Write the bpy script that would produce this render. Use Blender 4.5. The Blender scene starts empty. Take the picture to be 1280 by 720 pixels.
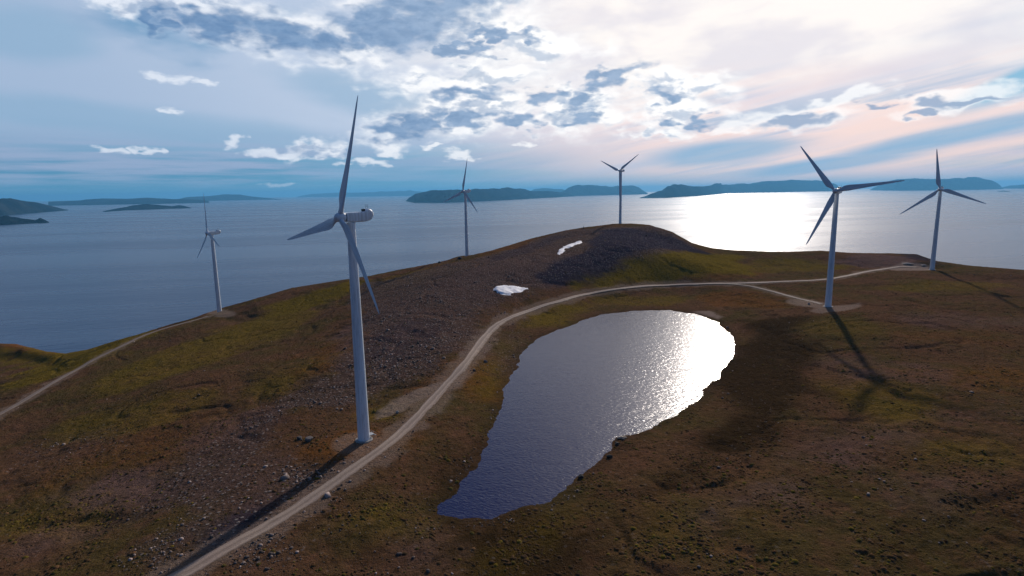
import bpy, bmesh, math, random
import numpy as np
from mathutils import Vector, Matrix

R = math.radians
rng = np.random.default_rng(7)
random.seed(7)
sc = bpy.context.scene
col = sc.collection

# ------------------------------------------------------------------ camera
CZ = 260.0                      # height of the drone above the sea
PITCH, ROLL, F = R(9.5), R(0.84), 720.0
_F = np.array([0, math.cos(PITCH), -math.sin(PITCH)])
_R0 = np.array([1.0, 0, 0]); _U0 = np.array([0, math.sin(PITCH), math.cos(PITCH)])
_R = _R0 * math.cos(ROLL) - _U0 * math.sin(ROLL)
_U = _U0 * math.cos(ROLL) + _R0 * math.sin(ROLL)
CAM = np.array([0, 0, CZ])

def ray(px, py):
    px = np.asarray(px, float); py = np.asarray(py, float)
    d = ((px - 640) / F)[..., None] * _R - ((py - 360) / F)[..., None] * _U + _F
    return d / np.linalg.norm(d, axis=-1, keepdims=True)

def proj(P):
    v = np.asarray(P, float) - CAM
    z = v @ _F
    return 640 + F * (v @ _R) / z, 360 - F * (v @ _U) / z

def at_z(px, py, z):            # point of the pixel's ray at world height z
    d = ray(px, py)
    t = (z - CZ) / d[..., 2]
    return CAM + d * t[..., None]

def azel(px, py):
    d = ray(px, py)
    return np.arctan2(d[..., 0], d[..., 1]), np.arcsin(d[..., 2])

cam = bpy.data.cameras.new('camera')
co = bpy.data.objects.new('camera', cam); col.objects.link(co)
co.matrix_world = Matrix(((_R[0], _U[0], -_F[0], 0), (_R[1], _U[1], -_F[1], 0), (_R[2], _U[2], -_F[2], CZ), (0, 0, 0, 1)))
cam.sensor_width = 36; cam.lens = 36 * F / 1280
cam.clip_start = 1; cam.clip_end = 250000
sc.camera = co

# ------------------------------------------------------------------ helpers
def tag(o, label=None, cat=None, group=None, kind=None):
    if label: o['label'] = label
    if cat: o['category'] = cat
    if group: o['group'] = group
    if kind: o['kind'] = kind
    return o

def link_mesh(name, me, mat, parent=None, smooth=True):
    if mat is not None and not me.materials: me.materials.append(mat)
    if smooth:
        me.polygons.foreach_set('use_smooth', [True] * len(me.polygons))
    o = bpy.data.objects.new(name, me); col.objects.link(o)
    if parent: o.parent = parent
    return o

def np_mesh(name, V, Q):
    """V (n,3), Q (m,k) -> mesh, fast"""
    me = bpy.data.meshes.new(name)
    V = np.ascontiguousarray(V, np.float32); Q = np.ascontiguousarray(Q, np.int32)
    me.vertices.add(len(V)); me.vertices.foreach_set('co', V.ravel())
    k = Q.shape[1]
    me.loops.add(Q.size); me.loops.foreach_set('vertex_index', Q.ravel())
    me.polygons.add(len(Q)); me.polygons.foreach_set('loop_start', np.arange(0, Q.size, k, dtype=np.int32))
    me.update(calc_edges=True); me.validate()
    return me

def grid_quads(nr, nc, wrap=False):
    i = np.arange(nr - 1)[:, None]; j = np.arange(nc if wrap else nc - 1)[None, :]
    j2 = (j + 1) % nc
    return np.stack([i * nc + j, i * nc + j2, (i + 1) * nc + j2, (i + 1) * nc + j], -1).reshape(-1, 4)

def set_attr(me, name, arr):
    a = me.attributes.new(name, 'FLOAT_COLOR', 'POINT')
    a.data.foreach_set('color', np.ascontiguousarray(arr, np.float32).ravel())

def sstep(a, b, x):
    t = np.clip((x - a) / (b - a), 0, 1); return t * t * (3 - 2 * t)

def _hash(ix, iy, s):
    n = (ix.astype(np.int64) * 374761393 + iy.astype(np.int64) * 668265263 + s * 1442695041) & 0xffffffff
    n = ((n ^ (n >> 13)) * 1274126177) & 0xffffffff
    n = ((n ^ (n >> 16)) * 2246822519) & 0xffffffff
    return ((n ^ (n >> 15)) & 0xffffff) / float(0xffffff)

def vn(x, y, s=0):
    ix = np.floor(x); iy = np.floor(y); fx = x - ix; fy = y - iy
    fx = fx * fx * fx * (fx * (fx * 6 - 15) + 10); fy = fy * fy * fy * (fy * (fy * 6 - 15) + 10)
    a = _hash(ix, iy, s); b = _hash(ix + 1, iy, s); c = _hash(ix, iy + 1, s); d = _hash(ix + 1, iy + 1, s)
    return (a + (b - a) * fx) * (1 - fy) + (c + (d - c) * fx) * fy

def fbm(x, y, sc_, oct=4, s=0, g=0.5):
    """about -1..1; sc_ = feature size in metres"""
    v = 0; a = 1; tot = 0; f = 1.0 / sc_
    for k in range(oct):
        v = v + a * (vn(x * f + 17.3 * k, y * f - 9.1 * k, s + k) * 2 - 1); tot += a; a *= g; f *= 2.03
    return v / tot * 1.5

def poly_sd(X, Y, P):
    """signed distance to closed polygon, negative inside"""
    P = np.asarray(P)[:, :2]; shp = X.shape; X = X.ravel(); Y = Y.ravel()
    out = np.full(X.shape, 1e9)
    x0, y0 = P.min(0) - 120; x1, y1 = P.max(0) + 120
    m = (X > x0) & (X < x1) & (Y > y0) & (Y < y1)
    x = X[m]; y = Y[m]
    d2 = np.full(x.shape, 1e18); ins = np.zeros(x.shape, bool)
    for k in range(len(P)):
        ax, ay = P[k]; bx, by = P[(k + 1) % len(P)]
        ex, ey = bx - ax, by - ay
        t = np.clip(((x - ax) * ex + (y - ay) * ey) / (ex * ex + ey * ey + 1e-9), 0, 1)
        d2 = np.minimum(d2, (x - ax - t * ex) ** 2 + (y - ay - t * ey) ** 2)
        c = ((ay > y) != (by > y)) & (x < (bx - ax) * (y - ay) / ((by - ay) if by != ay else 1e-9) + ax)
        ins ^= c
    out[m] = np.where(ins, -np.sqrt(d2), np.sqrt(d2))
    return out.reshape(shp)

def line_d(X, Y, P):
    P = np.asarray(P)[:, :2]; shp = X.shape; X = X.ravel(); Y = Y.ravel()
    d2 = np.full(X.shape, 1e18)
    for k in range(len(P) - 1):
        ax, ay = P[k]; bx, by = P[k + 1]; ex, ey = bx - ax, by - ay
        t = np.clip(((X - ax) * ex + (Y - ay) * ey) / (ex * ex + ey * ey + 1e-9), 0, 1)
        d2 = np.minimum(d2, (X - ax - t * ex) ** 2 + (Y - ay - t * ey) ** 2)
    return np.sqrt(d2).reshape(shp)

def catmull(P, n=12):
    P = np.asarray(P, float); P = np.vstack([2 * P[0] - P[1], P, 2 * P[-1] - P[-2]])
    out = []
    for i in range(1, len(P) - 2):
        for t in np.arange(n) / n:
            a, b, c, d = P[i - 1], P[i], P[i + 1], P[i + 2]
            out.append(.5 * (2 * b + (c - a) * t + (2 * a - 5 * b + 4 * c - d) * t * t + (3 * b - a - 3 * c + d) * t ** 3))
    out.append(P[-2]); return np.array(out)

# ------------------------------------------------------------------ node helper
class NB:
    def __init__(self, nt):
        self.nt = nt; self.n = nt.nodes; self.l = nt.links
    def _in(self, sock, v):
        if isinstance(v, bpy.types.NodeSocket): self.l.new(v, sock)
        elif v is not None: sock.default_value = v
    def node(self, t, ins=None, **kw):
        x = self.n.new(t)
        for k, v in kw.items(): setattr(x, k, v)
        for k, v in (ins or {}).items(): self._in(x.inputs[k], v)
        return x
    def m(self, op, a, b=None, c=None, clamp=False):
        x = self.n.new('ShaderNodeMath'); x.operation = op; x.use_clamp = clamp
        self._in(x.inputs[0], a)
        if b is not None: self._in(x.inputs[1], b)
        if c is not None: self._in(x.inputs[2], c)
        return x.outputs[0]
    def add(self, a, b): return self.m('ADD', a, b)
    def sub(self, a, b): return self.m('SUBTRACT', a, b)
    def mul(self, a, b): return self.m('MULTIPLY', a, b)
    def ss(self, x, a, b, lo=0.0, hi=1.0):
        n = self.n.new('ShaderNodeMapRange'); n.interpolation_type = 'SMOOTHSTEP'
        self._in(n.inputs['Value'], x); n.inputs['From Min'].default_value = a; n.inputs['From Max'].default_value = b
        n.inputs['To Min'].default_value = lo; n.inputs['To Max'].default_value = hi
        return n.outputs[0]
    def mix(self, f, a, b, bt='MIX'):
        n = self.n.new('ShaderNodeMix'); n.data_type = 'RGBA'; n.blend_type = bt
        self._in(n.inputs[0], f); self._in(n.inputs[6], a if not isinstance(a, tuple) else (*a, 1)[:4])
        self._in(n.inputs[7], b if not isinstance(b, tuple) else (*b, 1)[:4])
        return n.outputs[2]
    def vec(self, x, y, z):
        n = self.n.new('ShaderNodeCombineXYZ')
        self._in(n.inputs[0], x); self._in(n.inputs[1], y); self._in(n.inputs[2], z)
        return n.outputs[0]
    def noise(self, v, scale=1.0, detail=4.0, rough=0.5, dist=0.0, dim='3D', w=None):
        n = self.n.new('ShaderNodeTexNoise'); n.noise_dimensions = dim
        self._in(n.inputs['Vector'], v)
        n.inputs['Scale'].default_value = scale; n.inputs['Detail'].default_value = detail
        n.inputs['Roughness'].default_value = rough; n.inputs['Distortion'].default_value = dist
        if w is not None: n.inputs['W'].default_value = w
        return n.outputs[0]
    def mapping(self, v, loc=(0, 0, 0), rot=(0, 0, 0), scale=(1, 1, 1)):
        n = self.n.new('ShaderNodeMapping'); self._in(n.inputs[0], v)
        n.inputs[1].default_value = loc; n.inputs[2].default_value = rot; n.inputs[3].default_value = scale
        return n.outputs[0]

def new_mat(name):
    m = bpy.data.materials.new(name); m.use_nodes = True
    m.node_tree.nodes.clear()
    return m, NB(m.node_tree)

def finish(nb, colr, rough=0.8, normal=None, spec=0.3, **extra):
    b = nb.node('ShaderNodeBsdfPrincipled')
    nb._in(b.inputs['Base Color'], colr if not isinstance(colr, tuple) else (*colr, 1)[:4])
    nb._in(b.inputs['Roughness'], rough); nb._in(b.inputs['Specular IOR Level'], spec)
    if normal is not None: nb._in(b.inputs['Normal'], normal)
    for k, v in extra.items(): nb._in(b.inputs[k.replace('_', ' ')], v)
    o = nb.node('ShaderNodeOutputMaterial'); nb.l.new(b.outputs[0], o.inputs[0])
    return b

def bump(nb, h, strength=0.5, dist=1.0, normal=None):
    n = nb.node('ShaderNodeBump', {'Height': h, 'Strength': strength, 'Distance': dist})
    if normal is not None: nb._in(n.inputs['Normal'], normal)
    return n.outputs[0]

# ------------------------------------------------------------------ sun and sky
SAZ, SEL = R(22.0), R(25.5)
SUN = Vector((math.sin(SAZ) * math.cos(SEL), math.cos(SAZ) * math.cos(SEL), math.sin(SEL)))
EXPOSURE = 0.18

w = bpy.data.worlds.new('World'); sc.world = w; w.use_nodes = True
w.node_tree.nodes.clear()
nb = NB(w.node_tree)
sky = nb.node('ShaderNodeTexSky', sky_type='NISHITA'); sky.sun_disc = False
sky.sun_elevation = SEL; sky.sun_rotation = SAZ; sky.altitude = 300
sky.air_density = 1.0; sky.dust_density = 1.2; sky.ozone_density = 2.0
D = nb.node('ShaderNodeTexCoord').outputs['Generated']
sep = nb.node('ShaderNodeSeparateXYZ', {0: D})
dx, dy, dz = sep.outputs
az = nb.mul(nb.m('ARCTAN2', dx, dy), 180 / math.pi)
el = nb.mul(nb.m('ARCSINE', dz), 180 / math.pi)
AE = nb.vec(az, el, 0.0)
dot = nb.node('ShaderNodeVectorMath', {0: D, 1: tuple(SUN)}, operation='DOT_PRODUCT').outputs['Value']
sang = nb.mul(nb.m('ARCCOSINE', dot), 180 / math.pi)          # degrees from the sun

def deg(px, py):
    a, e = azel(px, py); return math.degrees(a), math.degrees(e)

def ell(px, py, rx, ry, rot=0.0):
    """soft ellipse 1 at its centre, 0 at its rim; centre and radii given at the photo's scale"""
    a0, e0 = deg(px, py); a1, _ = deg(px + 10, py); _, e1 = deg(px, py - 10)
    ka = (a1 - a0) / 10; ke = (e1 - e0) / 10
    v = nb.mapping(AE, loc=(-a0, -e0, 0))
    c, s = math.cos(R(rot)), math.sin(R(rot))
    q = nb.node('ShaderNodeSeparateXYZ', {0: v}).outputs
    u = nb.add(nb.mul(q[0], c / (rx * ka)), nb.mul(q[1], s / (rx * ke)))
    t = nb.add(nb.mul(q[0], -s / (ry * ka)), nb.mul(q[1], c / (ry * ke)))
    r2 = nb.add(nb.mul(u, u), nb.mul(t, t))
    return nb.m('SUBTRACT', 1.0, nb.m('SQRT', r2), clamp=False)

def union(lst):
    r = lst[0]
    for x in lst[1:]: r = nb.m('MAXIMUM', r, x)
    return r

S = 10.0     # Background strength is 0.1: colours below are given as seen, times S
def C(r, g, b, k=1.0):
    f = lambda c: ((c / 255.0) / 12.92 if c / 255.0 <= .04045 else ((c / 255.0 + .055) / 1.055) ** 2.4)
    return (f(r) * S * k, f(g) * S * k, f(b) * S * k)

# clear sky, deepened, then thin high sheets of cloud
base = nb.mix(1.0, sky.outputs[0], (0.16, 0.36, 0.50), 'MULTIPLY')
base = nb.mix(0.7, base, C(84, 146, 188))
wv = nb.node('ShaderNodeTexNoise', {'Vector': nb.mapping(AE, scale=(1 / 14, 1 / 8, 1)), 'Scale': 1.5, 'Detail': 3.0}).outputs['Color']
AEw = nb.node('ShaderNodeVectorMath', {0: AE, 1: nb.node('ShaderNodeVectorMath', {0: nb.node('ShaderNodeVectorMath', {0: wv, 1: (.5, .5, .5)}, operation='SUBTRACT').outputs[0], 1: (5, 1.3, 0)}, operation='MULTIPLY').outputs[0]}, operation='ADD').outputs[0]
n_big = nb.noise(nb.mapping(AE, scale=(1 / 26, 1 / 9, 1)), 1.0, 4, .5, .4)
n_str = nb.noise(nb.mapping(nb.mapping(AE, rot=(0, 0, R(-10))), scale=(1 / 24, 1 / 1.6, 1)), 1.0, 5, .55, .15)
n_low = nb.noise(nb.mapping(AE, loc=(0, 3.3, 0), scale=(1 / 13, 1 / .8, 1)), 1.0, 4, .55, 0)
n_soft = nb.noise(nb.mapping(AEw, scale=(1 / 9, 1 / 3.2, 1)), 1.0, 5, .5, .2)
# pale lilac veil on the left and overhead
veil = nb.mul(nb.ss(el, 1.5, 6.5), nb.ss(nb.add(n_big, nb.mul(nb.sub(n_soft, .5), .35)), .18, .46))
base = nb.mix(nb.mul(veil, .9), base, nb.mix(nb.ss(sang, 62, 30), C(164, 182, 208), C(196, 206, 224)))
lowv = nb.mul(nb.mul(nb.ss(el, .2, 1.2), nb.ss(el, 6.5, 2.5)), nb.ss(n_low, .36, .60))
base = nb.mix(nb.mul(lowv, .75), base, C(160, 172, 200))
# the band of clear blue that crosses the left
blue = nb.ss(nb.add(union([ell(130, 148, 420, 30, -3), ell(640, 208, 330, 34, 2), ell(470, 125, 170, 38, -12), ell(40, 40, 120, 50, 0)]), nb.mul(nb.sub(n_soft, .5), .9)), 0, .7)
base = nb.mix(nb.mul(blue, .5), base, C(124, 164, 194))
# white glare of thin cloud round the sun
glow = nb.ss(nb.add(sang, nb.mul(nb.sub(n_str, .5), 14)), 39, 15)
warm = nb.mix(nb.ss(el, 3, 11), C(250, 224, 218, 1.0), nb.mix(nb.ss(n_soft, .35, .62), C(238, 233, 238, .90), C(254, 247, 242, .96)))
base = nb.mix(glow, base, warm)
# peach streaks low on the right
st_mask = nb.mul(nb.ss(az, 2, 20), nb.mul(nb.ss(el, .3, 2.0), nb.ss(el, 11.5, 6)))
base = nb.mix(nb.mul(nb.mul(st_mask, nb.ss(n_str, .40, .64)), .8), base, C(251, 220, 208, 1.0))
base = nb.mix(nb.mul(nb.mul(st_mask, nb.ss(n_str, .53, .36)), .7), base, C(140, 174, 205, 1.0))
lband = nb.ss(nb.add(union([ell(1180, 172, 230, 16, 9), ell(1020, 207, 150, 12, 6), ell(900, 190, 130, 20, 4)]), nb.mul(nb.sub(n_str, .5), 1.6)), 0, .6)
base = nb.mix(nb.mul(lband, .75), base, C(128, 172, 204, 1.0))
greyv = nb.ss(nb.add(union([ell(1090, 95, 200, 24, 10), ell(960, 120, 110, 20, 8)]), nb.mul(nb.sub(n_soft, .5), 1.4)), 0, .8)
base = nb.mix(nb.mul(greyv, .4), base, C(200, 200, 218, 1.0))
corner = nb.ss(nb.add(ell(1300, 92, 150, 26, 17), nb.mul(nb.sub(n_str, .5), 1.2)), 0, .6)
base = nb.mix(nb.mul(corner, .85), base, C(112, 178, 210))
# cumulus: their outlines are broken by a finer warp
wq = nb.node('ShaderNodeTexNoise', {'Vector': nb.mapping(AE, loc=(5, 9, 0), scale=(1 / 3.0, 1 / 1.5, 1)), 'Scale': 1.5, 'Detail': 6.0, 'Roughness': .43}).outputs['Color']
AE0 = AE
AE = nb.node('ShaderNodeVectorMath', {0: AE, 1: nb.node('ShaderNodeVectorMath', {0: nb.node('ShaderNodeVectorMath', {0: wq, 1: (.5, .5, .5)}, operation='SUBTRACT').outputs[0], 1: (9, 3.6, 0)}, operation='MULTIPLY').outputs[0]}, operation='ADD').outputs[0]
def billow(dx_=0, dy_=0):
    v = nb.mapping(AEw, loc=(dx_, dy_, 0), scale=(1, 1, 1))
    a_ = nb.noise(nb.mapping(v, scale=(1 / 4.6, 1 / 2.3, 1)), 1.0, 8, .53, .1)
    return a_
bil = billow(); bilu = billow(.18, .50)
fine = nb.noise(nb.mapping(AEw, loc=(3.1, 7.7, 0), scale=(1 / 1.6, 1 / .8, 1)), 1.0, 7, .62, .1)
mid = nb.noise(nb.mapping(AEw, loc=(13.1, 2.7, 0), scale=(1 / 3.4, 1 / 1.7, 1)), 1.0, 6, .52, .1)
cm = union([ell(270, 22, 190, 50, -10), ell(400, 50, 160, 40, -6), ell(560, 20, 150, 62, 0), ell(140, 4, 60, 24, -20),
            ell(500, 158, 82, 26, 6), ell(600, 140, 120, 40, 6), ell(720, 138, 130, 42, 2), ell(830, 128, 110, 48, 2), ell(880, 108, 50, 24, 0),
            ell(392, 184, 50, 13, 10), ell(580, 98, 170, 26, 3), ell(660, 60, 120, 30), ell(815, 165, 60, 9, 0)])
dn = nb.add(nb.mul(cm, 0.9), nb.mul(nb.sub(bil, .5), 2.3))
dnu = nb.add(nb.mul(cm, 0.9), nb.mul(nb.sub(bilu, .5), 2.3))
alpha = nb.ss(dn, -.08, .62)
AEf = AE
AE = nb.node('ShaderNodeVectorMath', {0: AE0, 1: nb.node('ShaderNodeVectorMath', {0: nb.node('ShaderNodeVectorMath', {0: wq, 1: (.5, .5, .5)}, operation='SUBTRACT').outputs[0], 1: (5.5, 1.9, 0)}, operation='MULTIPLY').outputs[0]}, operation='ADD').outputs[0]
# long flat clouds on the right
cm2 = union([ell(985, 150, 110, 17, 4), ell(1200, 127, 140, 18, 4), ell(1050, 128, 90, 12, 14), ell(920, 160, 60, 10, 0)])
al2 = nb.ss(nb.add(cm2, nb.mul(nb.sub(mid, .5), 1.7)), .02, .55)
small = union([ell(289, 177, 20, 11), ell(228, 100, 22, 10), ell(258, 105, 26, 7), ell(203, 97, 26, 11), ell(209, 138, 16, 5),
               ell(182, 186, 14, 9), ell(150, 188, 34, 8), ell(486, 187, 26, 9), ell(575, 193, 24, 9), ell(660, 180, 18, 7), ell(540, 181, 16, 5),
               ell(345, 192, 60, 7), ell(340, 232, 22, 4), ell(455, 203, 40, 7)])
sd_ = nb.ss(nb.add(small, nb.mul(nb.sub(fine, .5), 1.6)), .0, .75)
sd_ = nb.mul(sd_, nb.ss(small, 0, .3))
AEs = AE; AE = AEf
relief = nb.ss(nb.add(nb.sub(bilu, bil), nb.mul(nb.sub(fine, .5), .10)), -.09, .13)
core = nb.mul(nb.mul(nb.ss(dnu, .15, .7), nb.ss(dn, .15, .6)), nb.ss(relief, .1, .9))
darkm = union([ell(200, 20, 26, 16, -40), ell(262, 30, 60, 20, -10), ell(350, 42, 110, 24, -6), ell(410, 52, 60, 18, 0), ell(500, 40, 90, 30, 0), ell(540, 12, 90, 34, 0), ell(470, 20, 40, 26),
               ell(620, 45, 60, 7), ell(568, 62, 34, 9), ell(500, 160, 46, 14), ell(530, 150, 30, 16), ell(600, 62, 30, 8), ell(655, 154, 34, 9), ell(680, 120, 20, 12), ell(722, 130, 20, 16), ell(832, 121, 17, 12), ell(865, 149, 24, 7),
               ell(590, 118, 50, 10), ell(725, 150, 30, 9), ell(580, 145, 30, 14), ell(762, 95, 50, 12, 20)])
core2 = nb.mul(nb.ss(nb.add(darkm, nb.mul(nb.sub(mid, .5), 1.2)), -.3, .6), nb.ss(darkm, -.6, .1))
AE = AEs
dark2 = union([ell(985, 154, 64, 9, 4), ell(1000, 147, 40, 7, 4), ell(1225, 127, 90, 6, 5), ell(1160, 132, 46, 7, 4), ell(1150, 144, 22, 4), ell(1100, 130, 30, 5)])
core3 = nb.mul(nb.ss(nb.add(dark2, nb.mul(nb.sub(mid, .5), 1.6)), .0, .6), nb.ss(dark2, -.4, 0))
lit = nb.mix(nb.ss(sang, 52, 24), C(222, 228, 238, 1.0), C(255, 253, 251, 1.0))
grey = nb.mix(nb.ss(fine, .35, .65), nb.mix(nb.ss(sang, 50, 20), C(90, 126, 168), C(128, 154, 186)), nb.mix(nb.ss(sang, 50, 20), C(112, 144, 182), C(150, 172, 200)))
skyc = nb.mix(nb.mul(alpha, nb.ss(dn, -.1, .9, .6, 1.0)), base, lit)
skyc = nb.mix(nb.mul(al2, .7), skyc, lit)
skyc = nb.mix(nb.mul(core, .62), skyc, grey)
skyc = nb.mix(nb.mul(core2, .95), skyc, grey)
skyc = nb.mix(nb.mul(core3, .85), skyc, C(138, 160, 190))
skyc = nb.mix(nb.mul(sd_, .8), skyc, lit)
AE = AE0
# teal air along the horizon
hz = nb.mul(nb.ss(el, 2.6, -.6), nb.ss(az, 36, 4))
skyc = nb.mix(nb.mul(hz, .8), skyc, C(96, 156, 186))
# higher than the photo's frame the cloud breaks up and the sky deepens away from the sun
up = nb.mul(nb.ss(el, 16.5, 25), nb.m('MAXIMUM', nb.ss(sang, 14, 34), nb.ss(az, 12, -3)))
skyc = nb.mix(nb.mul(up, .9), skyc, C(34, 78, 138, .7))
# the sky behind the camera, away from the sun
backs = nb.ss(sang, 62, 112)
skyc = nb.mix(nb.mul(backs, .85), skyc, C(52, 86, 132, .8))
bg = nb.node('ShaderNodeBackground', {'Color': skyc, 'Strength': 0.1})
wo = nb.node('ShaderNodeOutputWorld'); nb.l.new(bg.outputs[0], wo.inputs[0])

sl = bpy.data.lights.new('sun', 'SUN'); sl.energy = 3.3; sl.angle = R(1.2); sl.color = (1.0, .90, .80)
so = bpy.data.objects.new('sun', sl); col.objects.link(so)
so.rotation_euler = SUN.to_track_quat('Z', 'Y').to_euler(); so.location = (0, 0, 900)

# ------------------------------------------------------------------ turbines: where they stand
def solve_tower(bx, by, hy, H=80.0):
    lo, hi = 80.0, 2500.0
    d = ray(bx, by)
    for _ in range(60):
        t = (lo + hi) / 2; P = CAM + d * t
        _, y = proj(P + np.array([0, 0, H]))
        if y < hy: lo = t          # too close: the top shows too high
        else: hi = t
    return CAM + d * (lo + hi) / 2
TURB = [(455, 549, 271, 16.5), (274.5, 391, 291, -13), (583.8, 320, 239, 10), (775.2, 279.5, 213.5, 55), (1035, 383, 238.5, -38.5), (1165, 337, 236.5, -9)]
tpos = [solve_tower(a, b, c) for a, b, c, _ in TURB]
for i, p in enumerate(tpos): print('T', i + 1, np.round(p, 1), 'rel', round(p[2] - CZ, 1))
Z1, Z2, Z3, Z4, Z5, Z6 = [p[2] - CZ for p in tpos]

# ------------------------------------------------------------------ terrain
ZP = -90.0
pond_px = [(549.7,631),(573,617),(577,603.6),(598,570.6),(612,545),(623.6,524),(626.3,504.4),(631.4,483),(643,463.6),(650.8,444),(668.3,424.7),
 (695.5,413),(726.6,401.4),(757.7,392.4),(792.7,388.6),(835.4,387.8),(870.4,392.4),(897.6,403.3),(915,420.8),(917,446),(901.5,465.6),(874.3,496.7),
 (851,514),(819.9,529.7),(792.7,543.3),(769,547),(763.5,562.8),(748,578.3),(722.7,597.8),(711,613.3),(687.7,629),(648.8,638.6),(613.9,648.3),(575,648.3),(551.7,640.5)]
pond_w = at_z([p[0] for p in pond_px], [p[1] for p in pond_px], CZ + ZP)
ctl = [(455,549,Z1),(274.5,391,Z2),(583.8,321,Z3),(775.2,280,Z4),(1035,383,Z5),(1165,337,Z6),
 # beside pond (rim a little above water)
 (520,640,-89.2),(590,500,-87.5),(640,425,-87.5),(720,385,-88),(800,372,-88.2),(900,385,-88.6),(960,440,-88),(900,520,-88.6),(800,580,-89),(700,660,-89.2),(600,690,-89.6),
 # main road
 (235,715,-90),(350,648,-89),(440,588,-88),(515,530,-87.4),(560,478,-86.8),(610,418,-86.5),(665,388,-86),(735,367,-85.5),(830,356.5,-86),(980,352,-83.5),(1060,344.5,-82.5),
 # left flank
 (350,540,-92),(300,620,-93),(150,640,-97),(0,700,-100),(0,600,-106),(150,520,-106),(300,450,-101),(380,430,-97),(0,518,-119),(110,453,-122),(200,412,-118),(60,560,-110),
 # slope up to the summit
 (480,440,-86),(520,390,-82),(600,380,-80),(560,440,-84),(637,362,-76),(700,340,-70),(712,310,-59),(780,310,-58),(860,325,-69),(780,335,-72),(920,335,-80),(440,380,-93),(350,400,-104),
 # right plateau
 (1280,720,-86),(1000,700,-87),(1100,560,-84),(1000,560,-86),(1280,560,-83),(1280,430,-82),(1130,420,-81),(1200,370,-81.5),(1280,360,-83),(850,700,-88.5)]
sil = [(-60,452,-163,660),(-20,436,-160,655),(0,429.5,-154,650),(20,430,-152,640),(37,434,-149,620),(60,439.5,-143,575),(82,442,-136.5,0),(110,437,0,0),(140,427.5,0,0),(175,417.5,0,0),(215,405,0,0),(250,396,0,0),(280,384,0,0),
 (320,373,0,0),(365,360,0,0),(460,345,0,0),(540,330,0,0),(577,321.5,0,0),(615,313,0,0),(665,298,0,0),(707,288,0,0),(732,284,0,0),(762,280.5,0,0),(787,279,0,0),(812,281,0,0),
 (840,290,0,0),(865,304,0,0),(890,310,0,0),(915,312.8,0,0),(960,314.8,0,0),(985,315,0,0),(1025,313.5,0,0),(1065,316,0,0),(1110,316.5,0,0),(1145,317.5,0,0),(1170,326,0,0),(1215,332,0,0),(1280,337.5,0,0),(1340,342,0,0)]
# height of the crest relative to the camera, by picture column
zc_x = [82,110,175,275,320,365,460,577,615,665,707,762,787,812,840,865,915,985,1025,1145,1170,1280,1340]
zc_z = [-136.5,-131,-125,Z2-1.5,-107,-102,-91,Z3-.3,-72,-63,-55,Z4-.2,Z4+.3,Z4-.5,-56,-69,-77,-79,-78,-79,-82,-85,-86]
s_az = []; s_te = []; s_R = []
for (x, y, z, r) in sil:
    d = ray(x, y); te = d[2] / math.hypot(d[0], d[1])
    if z == 0: z = np.interp(x, zc_x, zc_z)
    r_ = z / te
    s_az.append(math.atan2(d[0], d[1])); s_te.append(te); s_R.append(r_)
s_az = np.array(s_az); s_te = np.array(s_te); s_R = np.array(s_R)
# round to the back
s_az = np.concatenate([[-math.pi, -2.0, -1.1], s_az, [1.1, 2.0, math.pi]])
s_te = np.concatenate([[-.2, -.2, -.24], s_te, [-.16, -.17, -.2]])
s_R = np.concatenate([[520, 520, 600], s_R, [560, 520, 520]])
print('crest r', np.round(s_R))
# control points to world
cp = []
for (x, y, z) in ctl:
    P = at_z(x, y, CZ + z); cp.append((P[0], P[1], z))
for a, te, r in zip(s_az[1:-1], s_te[1:-1], s_R[1:-1]):
    cp.append((r * math.sin(a), r * math.cos(a), r * te))
for x, y, z in [(0,0,-92),(0,-300,-100),(300,-200,-92),(-300,-200,-110),(-300,0,-105),(300,0,-88),(0,-520,-104)]: cp.append((x, y, z))
cp = np.array(cp)
def tps_fit(P, lam=0.02):
    X = P[:, :2] / 100.0; n = len(X)
    r = np.linalg.norm(X[:, None] - X[None], axis=-1)
    K = np.where(r > 0, r * r * np.log(r + 1e-12), 0) + lam * np.eye(n)
    Q = np.hstack([np.ones((n, 1)), X])
    A = np.block([[K, Q], [Q.T, np.zeros((3, 3))]])
    sol = np.linalg.solve(A, np.concatenate([P[:, 2], np.zeros(3)]))
    return X, sol
_TX, _TS = tps_fit(cp)
def tps(x, y):
    shp = x.shape; x = x.ravel() / 100; y = y.ravel() / 100
    v = _TS[-3] + _TS[-2] * x + _TS[-1] * y
    for k in range(len(_TX)):
        r2 = (x - _TX[k, 0]) ** 2 + (y - _TX[k, 1]) ** 2 + 1e-12
        v = v + _TS[k] * .5 * r2 * np.log(r2)
    return v.reshape(shp)

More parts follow.
